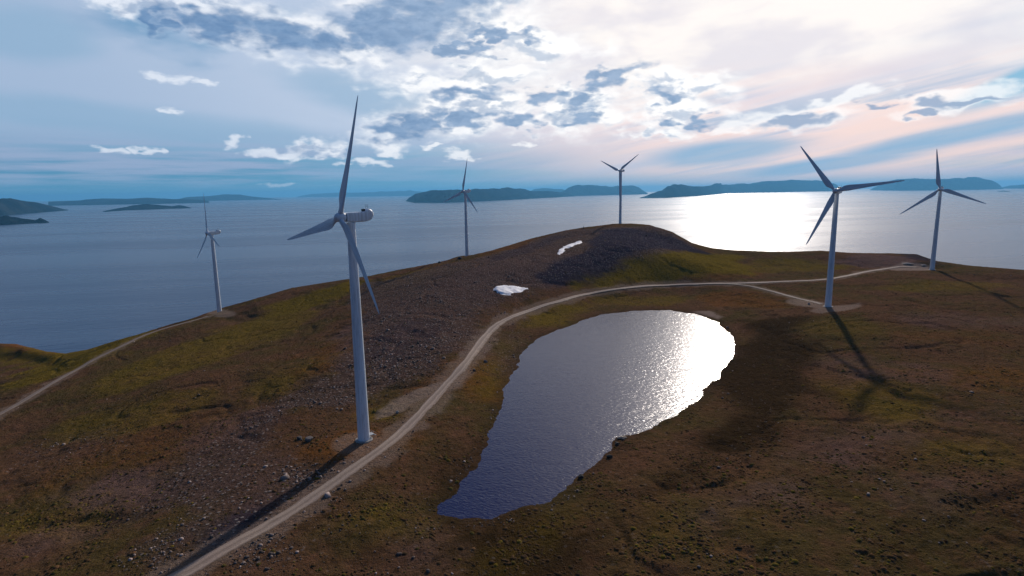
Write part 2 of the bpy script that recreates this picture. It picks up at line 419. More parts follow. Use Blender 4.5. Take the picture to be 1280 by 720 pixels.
ROADS = []          # filled once the bare ground is known
def height(x, y, detail=True):
    """ground height relative to the camera's"""
    x = np.asarray(x, float); y = np.asarray(y, float)
    a = np.arctan2(x, y); r = np.hypot(x, y) + 1e-6
    te = np.interp(a, s_az, s_te); Rc = np.interp(a, s_az, s_R)
    rr = np.minimum(r, Rc)
    h = tps(x * rr / r, y * rr / r)
    # crest line meets its height, the slope before it stays under the line of the crest
    lim = rr * te - 0.00002 * (Rc - rr) ** 2
    k = 1.2
    h = np.where(rr > 60, -np.logaddexp(-h / k, -lim / k) * k, h)
    wgt = sstep(120, 0, Rc - rr)
    h = h * (1 - wgt) + lim * wgt
    # beyond the crest the ground bends down to the sea
    e = np.maximum(r - Rc, 0)
    kk = 0.0022; emax = 0.42 / kk
    drop = np.where(e < emax, .5 * kk * e * e, .5 * kk * emax ** 2 + .42 * (e - emax))
    h = h + te * e - drop
    if detail:
        n = fbm(x, y, 60, 3, 5) * 1.1 + fbm(x, y, 14, 4, 9) * .42
        far = sstep(40, 200, e) * 10 * fbm(x, y, 120, 4, 21)
        soft = sstep(0, 1, np.minimum(1, (Rc - rr) / 60 + e / 60 + .25))
        q = 1.0
        for P in ROADS: q = q * sstep(3.0, 13, line_d(x, y, P))
        for p in tpos: q = q * sstep(4, 16, np.hypot(x - p[0], y - p[1]))
        h = h + n * (0.15 + .85 * q) * soft + far
        rough = fbm(x, y, 3.0, 3, 33) * .22
        gully = -np.maximum(0, .16 - np.abs(fbm(x, y * 1.0, 45, 3, 77))) * 5.5 * soft
        h = h + (rough + gully) * q
    # level pads for the turbines
    for p in tpos:
        d = np.hypot(x - p[0], y - p[1]); s = sstep(30, 5, d)
        h = h * (1 - s) + (p[2] - CZ - 0.25) * s
    # pond
    sd = poly_sd(x, y, pond_w)
    if detail:
        jag = fbm(x, y, 11, 3, 50) * 1.7
        se = sstep(.55, .75, vn(x / 60 + 2.2, y / 60 + 7.7, 3)) 
        sdj = sd + jag
        bank = ZP + np.where(sdj > 0, .07 * sdj + .02, .16 * sdj) + .05 * fbm(x, y, 1.5, 2, 61)
    else:
        bank = ZP + np.where(sd > 0, .07 * sd, .16 * sd)
    bank = np.maximum(bank, ZP - 4)
    s = sstep(2, 34, sd)
    near = sstep(110, 50, sd)
    h = bank * (1 - s) + (np.maximum(h, ZP + .4) * near + h * (1 - near)) * s
    return h

def cast(px, py, detail=False):
    """first hit of pixel rays on the ground (world coordinates)"""
    px = np.atleast_1d(np.asarray(px, float)); py = np.atleast_1d(np.asarray(py, float))
    d = ray(px, py); t = np.geomspace(70, 1300, 420)
    P = CAM + d[:, None, :] * t[None, :, None]
    g = P[..., 2] - CZ - height(P[..., 0], P[..., 1], detail)
    below = g < 0
    i = np.argmax(below, 1); i = np.where(below.any(1), np.maximum(i, 1), len(t) - 1)
    k = np.arange(len(px)); g0 = g[k, i - 1]; g1 = g[k, i]
    f = np.clip(g0 / (g0 - g1 + 1e-9), 0, 1); tt = t[i - 1] + (t[i] - t[i - 1]) * f
    Q = CAM + d * tt[:, None]
    Q[:, 2] = CZ + height(Q[:, 0], Q[:, 1], detail)
    return Q

road_px = [
 [(110,800),(165,752),(225,720),(290,682),(350,648),(400,615),(440,587),(480,559),(515,528),(545,495),(562,476),(585,450),(610,417),(630,401),(665,387),(700,376),(735,367),(780,360),(830,356.5),(880,355),(930,354),(980,352),(1030,349.5),(1060,344.5),(1090,338.5),(1120,334),(1148,334)],
 [(905,355),(925,356),(942,358.5),(968,365),(991,371.5),(1014,377),(1028,381)],
 [(-60,548),(0,518),(30,501),(75,474),(110,454),(150,434),(190,416),(230,404),(262,395)]]
for L in road_px:
    P = cast([p[0] for p in L], [p[1] for p in L])
    ROADS.append(catmull(P, 10))

def wpoly(pts):
    return cast([p[0] for p in pts], [p[1] for p in pts])

def ellpts(cx, cy, rx, ry, rot=0, n=14):
    c, s = math.cos(R(rot)), math.sin(R(rot))
    return [(cx + rx * math.cos(t) * c + ry * math.sin(t) * s, cy - rx * math.cos(t) * s + ry * math.sin(t) * c) for t in np.linspace(0, 2 * math.pi, n, endpoint=False)]

# polar mesh round the drone's ground point, fine in front, coarse behind
azs = np.concatenate([np.linspace(-math.pi, -1.0, 150, endpoint=False), np.linspace(-1.0, 1.0, 1150, endpoint=False), np.linspace(1.0, math.pi, 150, endpoint=False)])
rs = np.concatenate([[1.0, 15, 35, 60, 80], np.geomspace(95, 900, 560), np.linspace(915, 1900, 60)])
RR, AA = np.meshgrid(rs, azs, indexing='ij')
GX = RR * np.sin(AA); GY = RR * np.cos(AA)
GZ = height(GX, GY)
GZ = np.maximum(GZ, -CZ - 5)
V = np.stack([GX, GY, GZ + CZ], -1).reshape(-1, 3)
me = np_mesh('terrain', V, grid_quads(len(rs), len(azs), True))

# what grows or lies where
def mask(polys, soft=10, jag=12, seed=0, nz=1.0):
    m = np.zeros(GX.shape)
    n = fbm(GX, GY, 28, 5, 70 + seed) * jag
    for p, k in polys:
        if len(p[0]) == 2 and len(p) == 1: continue
        sd = poly_sd(GX, GY, wpoly(p)); m = np.maximum(m, k * sstep(soft, -soft, sd + n))
    return m
scree = mask([([(440,300+60),(520,340),(590,325),(660,305),(700,290),(760,284),(820,284),(880,312),(800,322),(740,335),(700,352),(660,372),(610,392),(580,430),(548,470),(470,485),(440,520),(380,510),(360,540),(300,600),(250,640),(160,640),(250,560),(330,500),(400,470),(440,430),(450,400)], 1.0),
              (ellpts(300,600,90,26,30), .8), (ellpts(230,670,60,16,28), .9), (ellpts(330,630,70,14,32), 1.0), (ellpts(400,600,40,10,35), .7), (ellpts(90,560,70,14,10), .35), (ellpts(640,430,24,30,0), .5),
              (ellpts(590,440,30,14,40), .7), (ellpts(820,640,80,20,25), .15), (ellpts(340,690,40,8,25), .6)], 9, 11, 1)
olive = mask([([(712,340),(750,330),(800,318),(860,312),(930,318),(940,345),(830,350),(740,358),(715,362)], 1.0), (ellpts(90,452,110,14,20), .9), (ellpts(250,440,150,18,20), .7),
              (ellpts(20,448,60,12,0), .8), (ellpts(500,350,60,8,15), .7), (ellpts(390,375,80,10,18), .9), (ellpts(690,395,50,8,18), .8), (ellpts(180,520,120,18,14), .55),
              (ellpts(980,332,110,8,0), .7), (ellpts(1180,360,90,8,0), .55), (ellpts(1110,500,70,22,-8), .6), (ellpts(1210,560,60,16,0), .5), (ellpts(660,500+170,60,16,20), .45), (ellpts(470,640,70,18,20), .6), (ellpts(860,640,90,20,25), .35), (ellpts(80,640,80,18,10), .5),
              (ellpts(340,480,60,10,16), .5), (ellpts(620,460,16,40,-20), .6), (ellpts(480,515,24,8,10), .6), (ellpts(800,375,60,6,0), .6), (ellpts(1060,410,70,10,0), .4)], 10, 14, 2)
rust = mask([(ellpts(30,438,50,10,-6), .8), (ellpts(440,560,34,14,10), .9), (ellpts(420,440,60,18,20), .5), (ellpts(600,470,20,30,-25), .7), (ellpts(930,375,60,10,0), .7), (ellpts(1200,470,110,16,0), .6),
             (ellpts(860,340,90,12,0), .5), (ellpts(200,560,120,24,14), .4), (ellpts(640,320,50,16,15), .5), (ellpts(520,490,50,9,20), .6), (ellpts(1180,420,110,10,0), .35)], 10, 14, 3)
bog = mask([(ellpts(960,470,80,60,30), 1.0), ([(560,660),(700,660),(790,600),(880,540),(930,470),(925,400),(1000,395),(1030,450),(960,540),(860,620),(780,690),(640,720),(540,700)], 1.0),
            (ellpts(560,590,50,40,-50), .8), (ellpts(1200,650,110,40,0), .6), (ellpts(520,700,90,30,0), .7), (ellpts(1000,620,120,24,0), .3)], 12, 14, 4)
lilac = mask([(ellpts(1100,470,90,18,-6), .6), (ellpts(1060,560,110,30,10), .6), (ellpts(950,620,110,24,20), .6), (ellpts(1220,520,80,14,0), .5), (ellpts(1180,600,100,14,-5), .5), (ellpts(1200,400,90,10,0), .5), (ellpts(170,610,90,26,15), .9), (ellpts(110,660,90,20,10), .7), (ellpts(270,540,70,14,22), .6), (ellpts(560,700,30,12), .4), (ellpts(620,350,90,24,14), .8), (ellpts(1090,326,60,8,0), .9), (ellpts(480,410,60,30,30), .7)], 10, 14, 5)
navy = mask([([(745,290),(790,284),(850,300),(890,318),(850,312),(800,318),(780,330),(740,350),(700,356),(670,345),(700,325),(740,310)], 1.0), (ellpts(660,310,50,5,18), .6), (ellpts(500,430,60,26,20), .45), (ellpts(320,640,60,10,32), .8), (ellpts(1150,322,26,6,-10), .8)], 7, 9, 6)
gravel = mask([([(466,522),(466,512),(490,497),(520,486),(562,476),(585,452),(580,470),(560,488),(530,500),(505,514)], .75),
               ([(982,374),(1005,372.5),(1034,380),(1032,386),(1000,384),(984,379)], .7), ([(1010,387),(1030,382),(1078,378.5),(1082,383),(1052,389),(1020,391)], .7),
               ([(1108,337),(1112,333),(1130,328.5),(1150,330),(1164,333),(1164,338),(1120,338)], 1.0), ([(868,390),(886,389),(906,396),(898,400)], .9), (ellpts(450,555,30,12,0), .5), (ellpts(277,392,16,5,0), .6)], 2.0, 3.5, 7)
for P, wd in zip(ROADS, (3.5, 2.6, 2.6)):
    gravel = np.maximum(gravel, .45 * sstep(wd + 5, wd + 1, line_d(GX, GY, P) + fbm(GX, GY, 8, 3, 80) * 3))
shore = sstep(7, 1, np.abs(poly_sd(GX, GY, pond_w)) + fbm(GX, GY, 8, 3, 81) * 2)
set_attr(me, 'cover_a', np.stack([scree, olive, rust, bog], -1).reshape(-1, 4))
set_attr(me, 'cover_b', np.stack([lilac, navy, gravel, shore], -1).reshape(-1, 4))

m, nb = new_mat('tundra')
geo = nb.node('ShaderNodeNewGeometry').outputs['Position']
at = nb.node('ShaderNodeAttribute', attribute_name='cover_a'); ca = nb.node('ShaderNodeSeparateColor', {0: at.outputs[0]}).outputs; bogA = at.outputs['Alpha']
at2 = nb.node('ShaderNodeAttribute', attribute_name='cover_b'); cb = nb.node('ShaderNodeSeparateColor', {0: at2.outputs[0]}).outputs; shoreA = at2.outputs['Alpha']
n50 = nb.noise(geo, .02, 6, .6); n8 = nb.noise(geo, .13, 6, .62); n8b = nb.noise(nb.mapping(geo, loc=(50, 20, 3)), .16, 5, .6)
n1 = nb.noise(geo, .9, 5, .65); nf = nb.noise(geo, 3.2, 4, .7)
def lin(r, g, b):
    f = lambda c: ((c / 255.0) / 12.92 if c / 255.0 <= .04045 else ((c / 255.0 + .055) / 1.055) ** 2.4)
    return (f(r), f(g), f(b))
c = nb.mix(nb.ss(n50, .4, .6), (.125, .066, .034), (.098, .066, .024))
c = nb.mix(nb.mul(nb.ss(n8, .45, .7), .6), c, (.160, .074, .042))
def lay(c, msk, colr, k, noi=n8, a=.3, b=.6):
    return nb.mix(nb.mul(nb.mul(msk, k), nb.ss(nb.add(noi, nb.mul(nb.sub(msk, .5), .3)), a, b, .35, 1.0)), c, colr)
c = lay(c, bogA, (.044, .026, .011), .95)
c = lay(c, ca[2], (.190, .076, .020), .9, n8b)
c = lay(c, ca[1], (.165, .112, .012), .9, n8)
c = lay(c, cb[0], (.165, .096, .082), .9, n8b)
sc_col = nb.mix(nb.ss(n1, .35, .65), (.070, .042, .036), (.150, .098, .082))
c = lay(c, ca[0], sc_col, .8, n8)
c = lay(c, cb[1], (.042, .034, .050), .9, n8b)
# tussocks and bare specks
n3 = nb.noise(nb.mapping(geo, loc=(7, 3, 0), scale=(1, 1, 1)), .35, 6, .7)
c = nb.mix(nb.ss(n3, .52, .66, 0, .75), c, nb.mix(1.0, c, (.42, .45, .42), 'MULTIPLY'))
c = nb.mix(nb.ss(n3, .46, .33, 0, .6), c, nb.mix(1.0, c, (1.55, 1.45, 1.5), 'MULTIPLY'))
c = nb.mix(nb.ss(nf, .40, .66, 0, .6), c, nb.mix(1.0, c, (.38, .40, .38), 'MULTIPLY'))
vor = nb.node('ShaderNodeTexVoronoi', {'Vector': geo, 'Scale': .55}); vd = vor.outputs['Distance']; vc = nb.node('ShaderNodeSeparateColor', {0: vor.outputs['Color']}).outputs[0]
spk = nb.mul(nb.ss(vd, .34, .2), nb.ss(nb.add(vc, nb.mul(ca[0], .5)), .75, .95))
spk = nb.mul(spk, nb.add(.25, nb.mul(ca[0], .75)))
c = nb.mix(nb.mul(spk, .8), c, (.25, .21, .19))
c = nb.mix(nb.mul(cb[2], .85), c, nb.mix(nb.ss(n1, .3, .7), (.24, .17, .13), (.32, .245, .20)))
c = nb.mix(nb.mul(shoreA, .35), c, (.03, .022, .014))
hgt = nb.add(nb.add(nb.add(nb.mul(n1, 1.0), nb.mul(n3, 1.6)), nb.mul(nf, .5)), nb.mul(nb.ss(vd, .45, .1), nb.mul(ca[0], .5)))
finish(nb, c, 1.0, bump(nb, hgt, .9, 1.1), 0.0)
terr = link_mesh('hillside', me, m); tag(terr, kind='structure')

# ------------------------------------------------------------------ roads
def road_mat(name, k=1.0):
    m, nb = new_mat(name)
    uv = nb.node('ShaderNodeUVMap').outputs[0]; q = nb.node('ShaderNodeSeparateXYZ', {0: uv}).outputs
    geo = nb.node('ShaderNodeNewGeometry').outputs['Position']
    n1 = nb.noise(geo, .5, 5, .65); n2 = nb.noise(geo, 3, 4, .7); n3 = nb.noise(geo, .06, 3, .5)
    n4 = nb.noise(geo, .22, 4, .6)
    wob = nb.add(q[0], nb.add(nb.mul(nb.sub(n1, .5), .16), nb.mul(nb.sub(n4, .5), .22)))
    dist = nb.m('ABSOLUTE', nb.sub(wob, .5))
    centre = nb.ss(dist, .09, .03); side = nb.ss(dist, .33, .47)
    trk = nb.mul(nb.ss(dist, .12, .2), nb.ss(dist, .33, .25))
    c = nb.mix(nb.ss(n2, .3, .7), (.27, .20, .155), (.37, .29, .235))
    c = nb.mix(nb.mul(nb.ss(n3, .4, .6), .4), c, (.22, .165, .15))
    c = nb.mix(nb.mul(trk, .32), c, (.46, .37, .30))
    c = nb.mix(nb.mul(centre, .38), c, (.13, .095, .07))
    c = nb.mix(nb.mul(side, nb.ss(nb.add(n2, n1), .8, 1.1, .35, 1.0)), c, (.115, .07, .04))
    c = nb.mix(nb.mul(nb.ss(n4, .6, .72), .35), c, (.15, .11, .085))
    c = nb.mix(1.0, c, (k, k * .97, k * .94), 'MULTIPLY')
    finish(nb, c, .92, bump(nb, nb.add(n2, nb.mul(trk, -.8)), .5, .3), .2)
    return m
RM = road_mat('gravel_road', .85)
RM2 = road_mat('dull_track', .62)
def make_road(P, wd, name, RM=RM):
    P = P[:, :2]
    seg = np.r_[0, np.cumsum(np.linalg.norm(np.diff(P, axis=0), axis=1))]
    n = int(seg[-1] / 1.5); s = np.linspace(0, seg[-1], n)
    C_ = np.stack([np.interp(s, seg, P[:, 0]), np.interp(s, seg, P[:, 1])], -1)
    k = np.ones(9) / 9
    Cp = np.pad(C_, ((4, 4), (0, 0)), 'edge'); C_ = np.stack([np.convolve(Cp[:, 0], k, 'valid'), np.convolve(Cp[:, 1], k, 'valid')], -1)
    T = np.gradient(C_, axis=0); T /= np.linalg.norm(T, axis=1, keepdims=True); N = np.stack([T[:, 1], -T[:, 0]], -1)
    us = np.linspace(-.5, .5, 11)
    wv = wd * (1.05 + .20 * fbm(s, s * 0, 14, 4, 4))
    X = C_[:, None, 0] + N[:, None, 0] * us[None] * wv[:, None]; Y = C_[:, None, 1] + N[:, None, 1] * us[None] * wv[:, None]
    Z = height(X, Y) + CZ
    zc = Z.mean(1, keepdims=True)
    Z = Z * .5 + zc * .5 + .22 + .05 * np.cos(us * 2 * math.pi)[None] * 0
    Z[:, 0] -= .6; Z[:, -1] -= .6
    me = np_mesh(name, np.stack([X, Y, Z], -1).reshape(-1, 3), grid_quads(n, 11))
    uvl = me.uv_layers.new(name='UVMap')
    UU = np.broadcast_to(us + .5, (n, 11)); VV = np.broadcast_to(s[:, None] / 5, (n, 11))
    li = np.empty(len(me.loops), np.int32); me.loops.foreach_get('vertex_index', li)
    uvl.data.foreach_set('uv', np.stack([UU.ravel()[li], VV.ravel()[li]], -1).astype(np.float32).ravel())
    o = link_mesh(name, me, RM); tag(o, kind='structure'); return o
make_road(ROADS[0], 5.2, 'gravel_road')
make_road(ROADS[1], 3.6, 'branch_track', RM2)
make_road(ROADS[2], 4.0, 'side_track', RM2)

# ------------------------------------------------------------------ water
def water_mat(name, base, rough, waves, pond=False):
    m, nb = new_mat(name)
    geo = nb.node('ShaderNodeNewGeometry').outputs['Position']
    nor = None
    for (sx, sy, rot, st, ds, det) in waves:
        n = nb.noise(nb.mapping(nb.mapping(geo, rot=(0, 0, R(rot))), scale=(sx, sy, 1)), 1.0, det, .6, .3)
        nor = bump(nb, n, st, ds, nor)
    if pond:
        r = rough
    else:
        big = nb.noise(nb.mapping(nb.mapping(geo, rot=(0, 0, R(-14))), scale=(1 / 5200, 1 / 520, 1)), 1.0, 5, .55, .6)
        r = nb.ss(big, .30, .74, rough - .035, rough + .035)
    b = finish(nb, base, r, nor, .5 if pond else .34); b.inputs['IOR'].default_value = 1.33
    return m
sea_m = water_mat('sea_water', (.000, .022, .085), .28, [(1 / 60, 1 / 20, -14, .6, 2.4, 6)])
nr = np.concatenate([[0.5], np.geomspace(200, 75000, 60)]); na = np.linspace(0, 2 * math.pi, 128, endpoint=False)
RR2, AA2 = np.meshgrid(nr, na, indexing='ij')
me = np_mesh('sea', np.stack([RR2 * np.sin(AA2), RR2 * np.cos(AA2), 0 * RR2], -1).reshape(-1, 3), grid_quads(len(nr), len(na), True)[:, ::-1])
sea = link_mesh('sea', me, sea_m); tag(sea, kind='structure')
pond_m = water_mat('pond_water', (.005, .010, .060), .19, [(1 / 1.7, 1 / .8, 25, 1.0, .16, 4), (1 / 7, 1 / 4, -20, .4, .3, 2)], True)
x0, y0 = pond_w[:, :2].min(0) - 12; x1, y1 = pond_w[:, :2].max(0) + 12
gx, gy = np.meshgrid(np.linspace(x0, x1, 90), np.linspace(y0, y1, 90), indexing='ij')
sdp = poly_sd(gx, gy, pond_w)
q = grid_quads(90, 90)[:, ::-1]; q = q[(sdp.ravel()[q] < 9).all(1)]
used = np.unique(q); remap = -np.ones(90 * 90, int); remap[used] = np.arange(len(used))
Vp = np.stack([gx, gy, gx * 0 + CZ + ZP], -1).reshape(-1, 3)[used]
me = np_mesh('pond', Vp, remap[q]); pond = link_mesh('pond', me, pond_m); tag(pond, kind='structure')

# ------------------------------------------------------------------ islands
def isl_mat(name, c1, c2):
    m, nb = new_mat(name)
    geo = nb.node('ShaderNodeNewGeometry').outputs['Position']
    n = nb.noise(geo, .0015, 8, .6); n2 = nb.noise(geo, .008, 5, .6)
    c = nb.mix(nb.ss(n, .4, .6), c1, c2)
    finish(nb, c, .95, bump(nb, n2, 1.0, 60), .0); return m
IM = isl_mat('island_rock', (.007, .013, .020), (.022, .028, .032))
def island(top, water, depth, seed, name='island', rough=1.6):
    """top / water: picture outline of the ridge and of the near shore; the island gets real distance and depth"""
    tx = np.array([p[0] for p in top], float); ty = np.array([p[1] for p in top], float)
    wx = np.array([p[0] for p in water], float); wy = np.array([p[1] for p in water], float)
    n = 160; px = np.linspace(tx[0], tx[-1], n)
    S_ = at_z(px, np.interp(px, wx, wy), 0.0)                 # near shore
    ds = np.hypot(S_[:, 0], S_[:, 1])
    dirs = S_[:, :2] / ds[:, None]
    endt = np.minimum(1, np.minimum(np.arange(n), n - 1 - np.arange(n)) / (n * .12))
    dep = depth * (.25 + .75 * np.sqrt(endt)) * (1 + .25 * fbm(px, px * 0, 30, 3, seed))
    # ridge height at 45 % of the depth
    dr = ds + dep * .45
    d = ray(px, np.interp(px, tx, ty)); te = d[:, 2] / np.hypot(d[:, 0], d[:, 1])
    H = np.maximum(CZ + te * dr, 0.0)
    vs = np.concatenate([np.linspace(-.06, .45, 22), np.linspace(.5, 1.06, 16)])
    prof = np.where(vs < .45, np.sin(np.clip(vs / .45, -.1, 1) * math.pi / 2), np.cos(np.clip((vs - .45) / .55, 0, 1.1) * math.pi / 2))
    X = dirs[:, None, 0] * (ds[:, None] + dep[:, None] * vs[None]); Y = dirs[:, None, 1] * (ds[:, None] + dep[:, None] * vs[None])
    nz = fbm(X, Y, depth * .22, 5, seed + 3) - 1.2 * np.maximum(0, .3 - np.abs(fbm(X, Y, depth * .3, 3, seed + 31)))
    shp = np.clip(np.sign(prof) * np.abs(prof) ** .7, -.3, 1)[None] * np.ones((n, 1))
    edge = 1 - np.abs(vs - .45)[None] / .6
    Z = H[:, None] * shp * (1 + rough * .22 * nz * np.clip(1 - np.exp(-((vs - .45) / .12) ** 2), 0, 1)[None]) - 6 * (shp <= .02)
    Z[0] = np.minimum(Z[0], -3); Z[-1] = np.minimum(Z[-1], -3)
    me = np_mesh(name, np.stack([X, Y, Z], -1).reshape(-1, 3), grid_quads(n, len(vs))[:, ::-1])
    o = link_mesh(name, me, IM); tag(o, kind='structure'); return o
island([(-70,262),(-30,250),(0,249),(15,248),(30,251),(45,252.5),(60,256),(75,260),(86,263)], [(-70,272),(0,270),(40,266.5),(86,263)], 2500, 1)
island([(-60,276),(-20,270),(0,270.5),(18,271.5),(35,274),(45,275.5),(51,272.5),(57,275),(62,278.5)], [(-60,283),(0,281.5),(30,280),(62,278.6)], 900, 2)
island([(128,265),(150,260),(170,256.8),(185,254.8),(200,256.5),(215,258),(225,256.6),(234,258.5),(240,260)], [(128,265.2),(160,262.8),(200,261.5),(240,260.2)], 1800, 3)
island([(60,252),(100,250.5),(130,248),(160,248.5),(185,247),(215,249),(240,249.5),(262,251)], [(60,257.3),(100,256.6),(262,253.6)], 5000, 4)
island([(215,250),(240,246),(262,245),(280,243.2),(300,243.5),(315,245.5),(330,247),(345,248.5),(352,249)], [(215,252.6),(280,250.6),(352,249.3)], 5000, 5)
island([(372,245.6),(390,242.3),(420,241),(460,240.5),(490,239),(515,238.6),(535,240)], [(372,246.6),(535,244.6)], 5000, 6)
island([(507,251),(512,247),(520,242.5),(530,240),(545,238.3),(563,237.5),(593,237),(622,236),(655,236),(664,239),(690,239),(705,241),(719,244.8)], [(507,251.3),(519,253.6),(563,253.3),(634,250),(679,247.6),(719,245.4)], 4000, 7)
island([(655,243),(668,236.5),(680,235),(692,236.2),(702,236.5),(715,240)], [(655,243.8),(715,243.3)], 5000, 8)
island([(690,243),(702,240),(710,236),(717,233),(735,231),(747,232.5),(760,233.3),(774,234),(783,232.6),(791.5,232),(798,234),(803,237.5),(810,242)], [(690,246.5),(719,244.9),(770,243.8),(810,242.8)], 5000, 9)
island([(799,247.5),(807,245),(815,241.5),(827,239),(835,233),(842,231.5),(850,231),(866,233),(880,233),(897,230.5),(910,231),(924.5,230),(936,231),(945,229),(956,227),(975,226),(991,225),(1010,225.6),(1022,226),(1034,227.5),(1045,231),(1052,238)], [(799,247.8),(831,247.6),(874,245),(909,241.6),(960,240.8),(1052,238.8)], 4000, 10)
island([(1087,237.6),(1093,234),(1104,229),(1112,226),(1120,224),(1140,223.6),(1170,224),(1190,223.5),(1210,222.7),(1225,223.3),(1237,225),(1244,228),(1249,231),(1254,236)], [(1087,237.9),(1120,238.4),(1180,237.8),(1254,236.4)], 4000, 11)
island([(1246,235.6),(1262,232),(1275,231),(1300,228),(1330,226)], [(1246,235.9),(1330,235.2)], 5000, 12)
island([(1246,239.2),(1254,238.3),(1262,238.9)], [(1246,239.5),(1262,239.5)], 500, 13, 'skerry')
island([(-200,262),(-150,255),(-100,256),(-66,262)], [(-200,275),(-66,272.5)], 2500, 14)

# ------------------------------------------------------------------ turbine
def paint_mat():
    m, nb = new_mat('turbine_paint')
    geo = nb.node('ShaderNodeTexCoord').outputs['Object']
    n = nb.noise(nb.mapping(geo, scale=(2, 2, .12)), 1.0, 5, .6); n2 = nb.noise(geo, .8, 4, .6)
    c = nb.mix(nb.ss(n, .42, .68), (.68, .74, .80), (.50, .54, .58))
    c = nb.mix(nb.mul(nb.ss(n2, .5, .8), .3), c, (.42, .42, .42))
    finish(nb, c, .38, None, .5); return m
PM = paint_mat()
def simple(name, c1, c2, rough=.7, sc_=2.0, bs=.3):
    m, nb = new_mat(name); g = nb.node('ShaderNodeTexCoord').outputs['Object']
    n = nb.noise(g, sc_, 6, .65)
    finish(nb, nb.mix(nb.ss(n, .35, .65), c1, c2), rough, bump(nb, n, bs, .1), .3); return m
CONC = simple('concrete', (.20, .19, .18), (.32, .30, .28), .85, 1.5)
DARK = simple('dark_grille', (.015, .017, .02), (.03, .032, .035), .6)
STEEL = simple('galvanised_steel', (.35, .36, .37), (.48, .48, .48), .4)
def loft(rings, cap=True):
    bm = bmesh.new(); prev = None; first = None
    for rg in rings:
        vs = [bm.verts.new(p) for p in rg]
        if prev:
            for i in range(len(vs)):
                bm.faces.new((prev[i], prev[(i + 1) % len(vs)], vs[(i + 1) % len(vs)], vs[i]))
        else: first = vs
        prev = vs
    if cap:
        bm.faces.new(first[::-1]); bm.faces.new(prev)
    bmesh.ops.recalc_face_normals(bm, faces=bm.faces)
    return bm
def bm_obj(name, bm, mat, parent=None, smooth=True, auto=True):
    me = bpy.data.meshes.new(name); bm.to_mesh(me); bm.free()
    o = link_mesh(name, me, mat, parent, smooth)
    if smooth and auto:
        try: me.set_sharp_from_angle(angle=R(38))
        except Exception: pass
    return o
def box(bm, c, s, bev=0):
    r = bmesh.ops.create_cube(bm, size=1); vs = r['verts']
    for v in vs: v.co = Vector((c[0] + v.co.x * s[0], c[1] + v.co.y * s[1], c[2] + v.co.z * s[2]))
    if bev:
        es = list({e for v in vs for e in v.link_edges})
        bmesh.ops.bevel(bm, geom=es, offset=bev, segments=2, affect='EDGES')
def ringz(z, r, n=40, x=0, y=0): return [(x + r * math.cos(2 * math.pi * i / n), y + r * math.sin(2 * math.pi * i / n), z) for i in range(n)]
def bar(bm, a, b, r, n=6):
    a = Vector(a); b = Vector(b); d = (b - a).normalized(); u = d.orthogonal().normalized(); v = d.cross(u)
    A = [bm.verts.new(a + (u * math.cos(t) + v * math.sin(t)) * r) for t in np.linspace(0, 2 * math.pi, n, endpoint=False)]
    B = [bm.verts.new(b + (u * math.cos(t) + v * math.sin(t)) * r) for t in np.linspace(0, 2 * math.pi, n, endpoint=False)]
    for i in range(n): bm.faces.new((A[i], A[(i + 1) % n], B[(i + 1) % n], B[i]))
    bm.faces.new(A[::-1]); bm.faces.new(B)

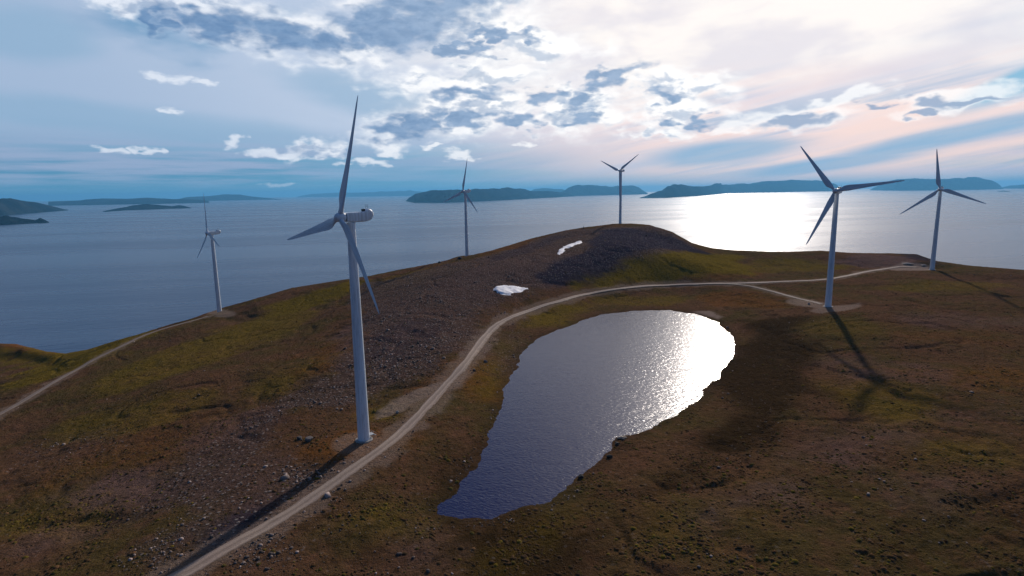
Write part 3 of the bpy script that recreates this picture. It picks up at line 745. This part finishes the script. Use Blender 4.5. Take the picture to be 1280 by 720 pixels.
HUBX = 3.9
def make_turbine():
    root = bpy.data.objects.new('wind_turbine', None); col.objects.link(root)
    # tower with faint flange rings between its sections
    rings = []
    H = 78.1
    for z in [0, .1, .12, 1, 5, 15, 26, 26.02, 26.3, 26.32, 40, 52, 52.02, 52.3, 52.32, 65, 77.6, 77.62, H]:
        r = 2.15 + (1.42 - 2.15) * z / H
        if z <= .1: r += .12
        if 26.01 < z < 26.31 or 52.01 < z < 52.31: r += .05
        if z > 77.61: r += .12
        rings.append(ringz(z, r, 48))
    tower = bm_obj('tower', loft(rings), PM, root)
    # door on the tower with landing and steps
    bm = bmesh.new(); box(bm, (-2.14, 0, 2.35), (.12, .95, 2.1), .03)
    dr = bm_obj('door', bm, STEEL, tower, False)
    bm = bmesh.new(); box(bm, (-2.9, 0, 1.15), (1.7, 2.2, .22))
    for k in range(4): box(bm, (-3.85 - k * .3, 0, .95 - k * .24), (.3, 1.0, .06))
    for sy in (-.8, .8):
        bar(bm, (-2.3, sy, 2.2), (-3.6, sy, 2.2), .03); bar(bm, (-3.6, sy, 1.2), (-3.6, sy, 2.2), .03); bar(bm, (-2.3, sy, 1.2), (-2.3, sy, 2.2), .03)
        bar(bm, (-3.6, sy * .65, 2.2), (-5.0, sy * .65, 1.0), .03); bar(bm, (-3.55, sy, 0), (-3.55, sy, 1.2), .05)
    bm_obj('stair', bm, STEEL, tower, False)
    # foundation collar
    bm = loft([ringz(-2.2, 3.5, 32), ringz(.05, 3.1, 32), ringz(.12, 2.95, 32)])
    bm_obj('foundation', bm, CONC, root)
    # nacelle
    def sec(x, hw, zt, zb, p=4.0, n=28):
        out = []
        for i in range(n):
            t = 2 * math.pi * i / n; c, s = math.cos(t), math.sin(t)
            out.append((x, hw * math.copysign(abs(c) ** (2 / p), c), (zt + zb) / 2 + (zt - zb) / 2 * math.copysign(abs(s) ** (2 / p), s)))
        return out
    ns = [sec(2.1, 1.05, 81.15, 78.85, 2.4), sec(1.95, 1.45, 81.35, 78.45, 4), sec(1.4, 1.55, 81.5, 78.3, 6), sec(-2, 1.6, 81.55, 78.1, 6), sec(-4.6, 1.58, 81.6, 78.15, 6),
          sec(-5.5, 1.56, 82.25, 78.25, 5), sec(-6.0, 1.5, 82.55, 78.35, 5), sec(-7.1, 1.42, 82.45, 78.6, 4), sec(-7.9, 1.25, 82.0, 79.3, 3), sec(-8.4, .9, 81.3, 79.9, 2.4), sec(-8.55, .4, 80.9, 80.3, 2)]
    nac = bm_obj('nacelle', loft(ns), PM, root)
    bm = bmesh.new(); box(bm, (-4.95, 0, 82.1), (.5, 1.9, .8), .06)
    bm_obj('cooler', bm, DARK, nac, False)
    bm = bmesh.new()
    for sy in (-.6, .6):
        bar(bm, (-6.3, sy, 82.6), (-6.3, sy, 83.9), .045); bar(bm, (-6.5, sy, 83.9), (-6.1, sy, 83.9), .05)
    bar(bm, (-6.3, -.6, 83.3), (-6.3, .6, 83.3), .035)
    bm_obj('anemometer', bm, DARK, nac, False)
    # hub: rounded nose with three blade sockets
    prof = [(2.15, 1.25), (2.4, 1.5), (3.0, 1.62), (4.4, 1.6), (5.1, 1.35), (5.6, .95), (5.9, .5), (6.0, .12)]
    bm = loft([[(x, r * math.cos(2 * math.pi * i / 30), 80 + r * math.sin(2 * math.pi * i / 30)) for i in range(30)] for x, r in prof])
    hub = bm_obj('hub', bm, PM, root)
    bm = loft([[(x, r * math.cos(2 * math.pi * i / 30), 80 + r * math.sin(2 * math.pi * i / 30)) for i in range(30)] for x, r in [(2.0, 1.2), (2.02, 1.34), (2.2, 1.34), (2.22, 1.2)]])
    bm_obj('collar', bm, DARK, hub)
    # blade, span along +Z from the rotor's axis
    secs = [(1.2, 1.75, 1.75, 0, 1), (2.2, 1.75, 1.72, 0, 1), (3.4, 2.0, 1.5, 14, .6), (5.5, 2.75, 1.05, 13, 0), (8, 3.05, .78, 11, 0), (11, 2.75, .6, 8.5, 0), (15, 2.35, .46, 6, 0), (20, 1.95, .36, 4, 0),
            (26, 1.5, .26, 2.2, 0), (32, 1.1, .18, 1, 0), (37, .72, .12, .2, 0), (39.2, .42, .07, 0, 0), (39.9, .12, .03, 0, 0)]
    rg = []
    for (z, ch, th, tw, circ) in secs:
        ring = []; n = 28; pit = -R(tw * .3); ch *= 1.0 + .28 * (1 - circ)
        for i in range(n):
            t = 2 * math.pi * i / n
            cx_, cy_ = ch / 2 * math.cos(t), th / 2 * math.sin(t)
            # aerofoil: thick near the leading edge, thin at the trailing edge
            u = (1 - math.cos(t)) / 2
            ay = math.copysign(1, math.sin(t)) * th / 2 * 2.6 * (.594 * math.sqrt(max(u, 0)) - .252 * u - .7 * u ** 2 + .568 * u ** 3 - .203 * u ** 4) / 1.0 * .95 if abs(math.sin(t)) > 1e-6 else 0
            ax = ch * (.30 - u)
            X_, Y_ = cx_ * circ + ax * (1 - circ), cy_ * circ + ay * (1 - circ)
            yy = X_ * math.cos(pit) - Y_ * math.sin(pit); xx = X_ * math.sin(pit) + Y_ * math.cos(pit)
            ring.append((xx + .0006 * z * z, yy, z))
        rg.append(ring)
    bl = loft(rg)
    mb = bpy.data.meshes.new('blade'); bl.to_mesh(mb); bl.free(); mb.materials.append(PM)
    mb.polygons.foreach_set('use_smooth', [True] * len(mb.polygons))
    for k in range(3):
        b = bpy.data.objects.new('blade', mb); col.objects.link(b); b.parent = root
    return root
def set_rotor(root, theta):
    bl = [c for c in root.children if c.name.startswith('blade')]
    for k, b in enumerate(bl):
        b.location = (HUBX, 0, 80); b.rotation_mode = 'QUATERNION'; b.rotation_quaternion = (Matrix.Rotation(-R(5.5), 3, 'Y') @ Matrix.Rotation(-R(theta + 120 * k), 3, 'X')).to_quaternion()
def copy_tree(o, parent=None):
    c = o.copy(); col.objects.link(c); c.parent = parent
    for ch in list(o.children): copy_tree(ch, c)
    return c
proto = make_turbine()
labels = ['nearest white wind turbine, tallest in view, standing left of the gravel road by the pond',
          'wind turbine on the left slope where the side track ends, against dark sea',
          'wind turbine on the skyline ridge, between the tallest turbine and the summit turbine',
          'wind turbine on the rounded summit with its two upper blades spread in a V',
          'wind turbine behind the pond at the branch track end, its long shadow showing blade arms',
          'wind turbine farthest to the right, at the far end of the gravel road']
roots = []
YAW = math.atan2(math.cos(R(-134.5)), math.sin(R(-134.5)))
for i, (p, T) in enumerate(zip(tpos, TURB)):
    o = proto if i == 0 else copy_tree(proto)
    o.location = tuple(p); o.rotation_euler = (0, 0, YAW)
    roots.append(o)
for o, T, lb in zip(roots, TURB, labels):
    tag(o, lb, 'wind turbine', 'wind turbines on the hill'); set_rotor(o, T[3])

# ------------------------------------------------------------------ snow
m, nb = new_mat('old_snow'); g = nb.node('ShaderNodeNewGeometry').outputs['Position']
n = nb.noise(g, .35, 6, .65); n2 = nb.noise(g, .08, 3, .5)
finish(nb, nb.mix(nb.ss(n, .5, .8), (.78, .76, .78), (.42, .37, .35)), .7, bump(nb, nb.add(n, nb.mul(n2, 3)), .5, .4), .3)
SNOW = m
def snow(px, name):
    P = wpoly(px); x0, y0 = P[:, :2].min(0) - 2; x1, y1 = P[:, :2].max(0) + 2
    nx = int((x1 - x0) / .8) + 2; ny = int((y1 - y0) / .8) + 2
    X, Y = np.meshgrid(np.linspace(x0, x1, nx), np.linspace(y0, y1, ny), indexing='ij')
    sd = poly_sd(X, Y, P) + fbm(X, Y, 7, 4, 90) * 1.6
    Z = height(X, Y) + CZ + .6 * (1 - np.exp(np.minimum(sd, 0) / 4)) - .35 * (sd > 0) + .08
    q = grid_quads(nx, ny)[:, ::-1]; q = q[(sd.ravel()[q] < 0.8).all(1)]
    us = np.unique(q); rm = -np.ones(nx * ny, int); rm[us] = np.arange(len(us))
    me = np_mesh(name, np.stack([X, Y, Z], -1).reshape(-1, 3)[us], rm[q])
    return link_mesh(name, me, SNOW)
s1 = snow([(616,360),(626,356.5),(640,356),(650,357.5),(656,359),(660,357.5),(661,361),(655,361.5),(648,365),(640,368),(628,368.5),(621,365)], 'snow_patch')
tag(s1, 'wide white snow patch low on the slope just above the road bend', 'snow patch', 'snow patches on the hill')
s2 = snow([(696,317),(700,311),(706,307),(715,303.5),(723,300.5),(728,301),(726,304),(720,305.5),(716,308),(709,309.5),(706,313),(700,318)], 'snow_patch')
tag(s2, 'narrow slanting snow patch high below the summit ridge', 'snow patch', 'snow patches on the hill')

# ------------------------------------------------------------------ stones
def stones_mesh(P, size, colr, name):
    n = len(P)
    base = np.array([(-1,-1,-1),(1,-1,-1),(1,1,-1),(-1,1,-1),(-1,-1,1),(1,-1,1),(1,1,1),(-1,1,1)], float) * .5
    V = np.repeat(base[None], n, 0) * (1 + rng.uniform(-.35, .35, (n, 8, 3)))
    V[:, 4:, :2] *= .72
    V *= size[:, None, None] * rng.uniform([.7, .7, .4], [1.3, 1.1, .8], (n, 3))[:, None, :]
    a = rng.uniform(0, 2 * math.pi, n); c, s = np.cos(a)[:, None], np.sin(a)[:, None]
    x = V[..., 0] * c - V[..., 1] * s; y = V[..., 0] * s + V[..., 1] * c
    V = np.stack([x, y, V[..., 2]], -1) + P[:, None]
    fq = np.array([(0,3,2,1),(4,5,6,7),(0,1,5,4),(1,2,6,5),(2,3,7,6),(3,0,4,7)])
    Q = (fq[None] + (np.arange(n) * 8)[:, None, None]).reshape(-1, 4)
    me = np_mesh(name, V.reshape(-1, 3), Q)
    set_attr(me, 'stone_colour', np.repeat(np.concatenate([colr, np.ones((n, 1))], 1)[:, None], 8, 1).reshape(-1, 4))
    return me
m, nb = new_mat('stone'); at = nb.node('ShaderNodeAttribute', attribute_name='stone_colour'); g = nb.node('ShaderNodeNewGeometry').outputs['Position']
finish(nb, nb.mix(nb.ss(nb.noise(g, 4, 4, .6), .35, .7), at.outputs[0], nb.mix(1.0, at.outputs[0], (.5, .5, .5), 'MULTIPLY')), .9, None, .12); STONE = m
from math import ceil
def samp(field, x, y):
    a = np.arctan2(x, y); r = np.hypot(x, y)
    i = np.clip(np.searchsorted(rs, r), 0, len(rs) - 1); j = np.clip(np.searchsorted(azs, a), 0, len(azs) - 1)
    return field[i, j]
N = 420000
a = rng.uniform(-.78, .78, N); r = np.exp(rng.uniform(math.log(105), math.log(820), N))
x = r * np.sin(a); y = r * np.cos(a)
dens = samp(np.clip(scree, 0, 1), x, y) * sstep(-.35, .55, fbm(x, y, 16, 4, 101)) * (.35 + .65 * sstep(-.4, .4, fbm(x, y, 70, 2, 131))) * .42 + .005 * sstep(.1, .7, fbm(x, y, 25, 3, 140)) * 3 + .02 * samp(gravel, x, y) + .10 * samp(shore, x, y) * (vn(x / 9, y / 9, 4) > .55)
dens = dens * (poly_sd(x, y, pond_w) > .5)
for P, wd in zip(ROADS, (3.4, 2.2, 2.6)):
    dd = line_d(x, y, P); dens = np.where(dd < wd, 0, dens + .05 * sstep(wd + 4, wd, dd) * (vn(x / 12, y / 12, 8) > .45))
for p in tpos: dens = dens * (np.hypot(x - p[0], y - p[1]) > 4.6)
k = rng.uniform(0, 1, N) < dens
x = x[k]; y = y[k]; n = len(x); print('stones', n)
size = np.clip(rng.lognormal(-1.35, .58, n), .18, 2.0) * (1 + .0004 * np.hypot(x, y))
z = height(x, y) + CZ + size * .12
tone = rng.choice([.09, .14, .22, .36], n, p=[.36, .32, .21, .11])
colr = np.stack([tone * 1.16, tone * .90, tone * .80], -1) * rng.uniform(.85, 1.15, (n, 1))
me = stones_mesh(np.stack([x, y, z], -1), size, colr, 'scree')
o = link_mesh('scree', me, STONE, None, False)
tag(o, 'loose pale and grey stones strewn over the brown hillside', 'scree', None, 'stuff')

# clumps of heather and grass
N = 260000
a = rng.uniform(-.78, .78, N); r = np.exp(rng.uniform(math.log(105), math.log(640), N)); x = r * np.sin(a); y = r * np.cos(a)
dens = .035 + .22 * sstep(-.1, .5, fbm(x, y, 12, 4, 151)) * (1 - .6 * samp(np.clip(scree, 0, 1), x, y))
dens = dens * (poly_sd(x, y, pond_w) > 1) * (samp(gravel, x, y) < .4)
for P in ROADS: dens = dens * (line_d(x, y, P) > 4.5)
for p in tpos: dens = dens * (np.hypot(x - p[0], y - p[1]) > 5)
k = rng.uniform(0, 1, N) < dens; x = x[k]; y = y[k]; n = len(x); print('clumps', n)
hs = rng.lognormal(-.9, .4, n).clip(.2, 1.0)
ang = np.arange(6) / 6 * 2 * math.pi
ring = np.stack([np.cos(ang), np.sin(ang)], -1)
Vc = np.zeros((n, 13, 3)); jit = rng.uniform(.7, 1.3, (n, 12))
Vc[:, :6, :2] = ring[None] * jit[:, :6, None]; Vc[:, :6, 2] = -.25
Vc[:, 6:12, :2] = ring[None] * .6 * jit[:, 6:12, None]; Vc[:, 6:12, 2] = .20 * jit[:, 6:12]
Vc[:, 12, 2] = .34
Vc *= hs[:, None, None]; Vc += np.stack([x, y, height(x, y) + CZ], -1)[:, None]
T_ = [(i, (i + 1) % 6, 6 + (i + 1) % 6) for i in range(6)] + [(i, 6 + (i + 1) % 6, 6 + i) for i in range(6)] + [(6 + i, 6 + (i + 1) % 6, 12) for i in range(6)]
Qc = (np.array(T_)[None] + (np.arange(n) * 13)[:, None, None]).reshape(-1, 3)
me = np_mesh('heather', Vc.reshape(-1, 3), Qc)
pal = np.array([(.100, .056, .027), (.078, .060, .018), (.128, .090, .018), (.072, .043, .022), (.140, .074, .036)])
pc = rng.choice(5, n, p=[.32, .2, .12, .26, .10])
ol = samp(olive, x, y); bg_ = samp(bog, x, y)
pc = np.where(rng.uniform(0, 1, n) < ol * .6, 2, pc); pc = np.where(rng.uniform(0, 1, n) < bg_ * .7, 3, pc)
cc = pal[pc] * rng.uniform(.8, 1.25, (n, 1))
set_attr(me, 'stone_colour', np.repeat(np.concatenate([cc, np.ones((n, 1))], 1)[:, None], 13, 1).reshape(-1, 4))
m, nb = new_mat('heather'); at = nb.node('ShaderNodeAttribute', attribute_name='stone_colour'); g = nb.node('ShaderNodeNewGeometry').outputs['Position']
finish(nb, nb.mix(nb.ss(nb.noise(g, 5, 3, .6), .35, .7), at.outputs[0], nb.mix(1.0, at.outputs[0], (.45, .45, .45), 'MULTIPLY')), 1.0, None, 0.0)
o = link_mesh('heather', me, m); tag(o, 'low brown and olive clumps of heather and grass over the hillside', 'heather', None, 'stuff')

def boulder(px, py, s, label, colr=(.22, .19, .17), seed=0, sq=(1.2, .9, .8), name='boulder', cat='boulder', group='boulders on the ground', P=None):
    P = cast(px, py, True)[0] if P is None else P
    bm = bmesh.new(); bmesh.ops.create_icosphere(bm, subdivisions=3, radius=1)
    rr_ = np.random.default_rng(seed)
    cuts = rr_.normal(size=(9, 3)); cuts /= np.linalg.norm(cuts, axis=1, keepdims=True)
    for v in bm.verts:
        d = np.array(v.co); f = 1.0
        for cc in cuts:
            t = d @ cc
            if t > .72: f = min(f, .72 / t)
        f *= 1 + .05 * (rr_.random() - .5)
        v.co = Vector(d * f * np.array(sq) * s)
    me = bpy.data.meshes.new(name); bm.to_mesh(me); bm.free()
    a = np.tile(np.array([*colr, 1.0]), (len(me.vertices), 1)); set_attr(me, 'stone_colour', a)
    o = link_mesh(name, me, STONE, None, False)
    zz = float(height(np.array([P[0]]), np.array([P[1]]))[0]) + CZ
    o.location = (P[0], P[1], zz + s * sq[2] * .45); o.rotation_euler = (0, 0, seed * 1.3)
    tag(o, label, cat, group); return o
boulder(386, 551, 1.5, 'dark boulder with one pale face, left of the nearest turbine', (.16, .14, .13), 3)
boulder(374, 549, 1.1, 'smaller dark boulder just left of the pale-faced boulder', (.08, .07, .065), 4)
boulder(777, 548, 1.3, 'pale flat boulder at the water edge on the small point of the pond shore', (.30, .25, .20), 5, (1.6, .8, .35))
boulder(771, 556, .9, 'small dark boulder beside the pale flat one on the pond shore', (.07, .06, .05), 6)
boulder(762, 572, .9, 'dark boulder on the pond shore below the small point', (.06, .05, .04), 7)
boulder(726, 597, 1.0, 'dark boulder lying half in the water on the near right shore of the pond', (.05, .045, .04), 8)
boulder(497, 516, .8, 'pale boulder on the gravel clearing between the nearest turbine and the road', (.34, .30, .26), 9)
boulder(575, 324, 2.4, 'dark rock on the skyline left of the ridge turbine', (.07, .06, .06), 10)
boulder(549, 329, 2.0, 'low rock on the left end of the skyline ridge', (.07, .06, .06), 11)
# cairn on the skyline: a stack of stones
cp_ = cast(729.5, 286.0, True)[0]
bm = bmesh.new(); rr_ = random.Random(4)
for k in range(9):
    w_ = 1.15 - k * .1
    box(bm, (rr_.uniform(-.08, .08), rr_.uniform(-.08, .08), .15 + k * .36), (w_ * 1.25, w_, .4), .08)
o = bm_obj('cairn', bm, DARK, None, False)
o.location = (cp_[0], cp_[1], float(height(np.array([cp_[0]]), np.array([cp_[1]]))[0]) + CZ - .1)
tag(o, 'small dark stone cairn on the skyline left of the summit turbine', 'cairn')
# heaps of pale gravel by the far turbine
def heap(px, py, s, label, seed):
    P = cast(px, py, True)[0]; n = 40
    X, Y = np.meshgrid(np.linspace(-1, 1, n), np.linspace(-1, 1, n), indexing='ij'); rr2 = np.hypot(X, Y)
    Z = np.maximum(0, 1 - rr2) ** .9 * .38 + .04 * fbm(X + seed, Y, .3, 3, seed) * (rr2 < 1) - .05
    me = np_mesh('gravel_heap', np.stack([X * s * 1.5, Y * s, Z * s], -1).reshape(-1, 3), grid_quads(n, n)[:, ::-1])
    set_attr(me, 'stone_colour', np.tile(np.array([.36, .30, .27, 1]), (n * n, 1)))
    o = link_mesh('gravel_heap', me, STONE); o.location = (P[0], P[1], P[2]); tag(o, label, 'gravel heap', 'gravel heaps at the road end')
heap(1134, 329.5, 3.2, 'larger pale gravel heap on the road-end clearing, farther from the right-hand turbine', 1)
heap(1155, 331, 2.2, 'smaller pale gravel heap close beside the tower of the right-hand turbine', 2)

# ------------------------------------------------------------------ haze
m = bpy.data.materials.new('haze'); m.use_nodes = True; m.node_tree.nodes.clear(); nb = NB(m.node_tree)
v = nb.node('ShaderNodeVolumePrincipled'); v.inputs['Color'].default_value = (.17, .56, .98, 1); v.inputs['Density'].default_value = 0.000025; v.inputs['Anisotropy'].default_value = 0.2
ou = nb.node('ShaderNodeOutputMaterial'); nb.l.new(v.outputs[0], ou.inputs['Volume'])
bm = bmesh.new(); box(bm, (0, 0, 344), (170000, 170000, 704))
o = bm_obj('haze', bm, m, None, False); tag(o, 'thin blue haze over the sea and the far islands', 'haze', None, 'stuff')

# ------------------------------------------------------------------ render
cy = sc.cycles if hasattr(sc, 'cycles') else None
sc.render.engine = 'CYCLES'
sc.cycles.use_denoising = True
sc.cycles.max_bounces = 5; sc.cycles.diffuse_bounces = 2; sc.cycles.glossy_bounces = 2; sc.cycles.volume_bounces = 0
sc.cycles.caustics_reflective = False
sc.view_settings.view_transform = 'Standard'; sc.view_settings.look = 'None'
sc.view_settings.exposure = EXPOSURE; sc.view_settings.gamma = 1; sc.view_settings.use_curve_mapping = False
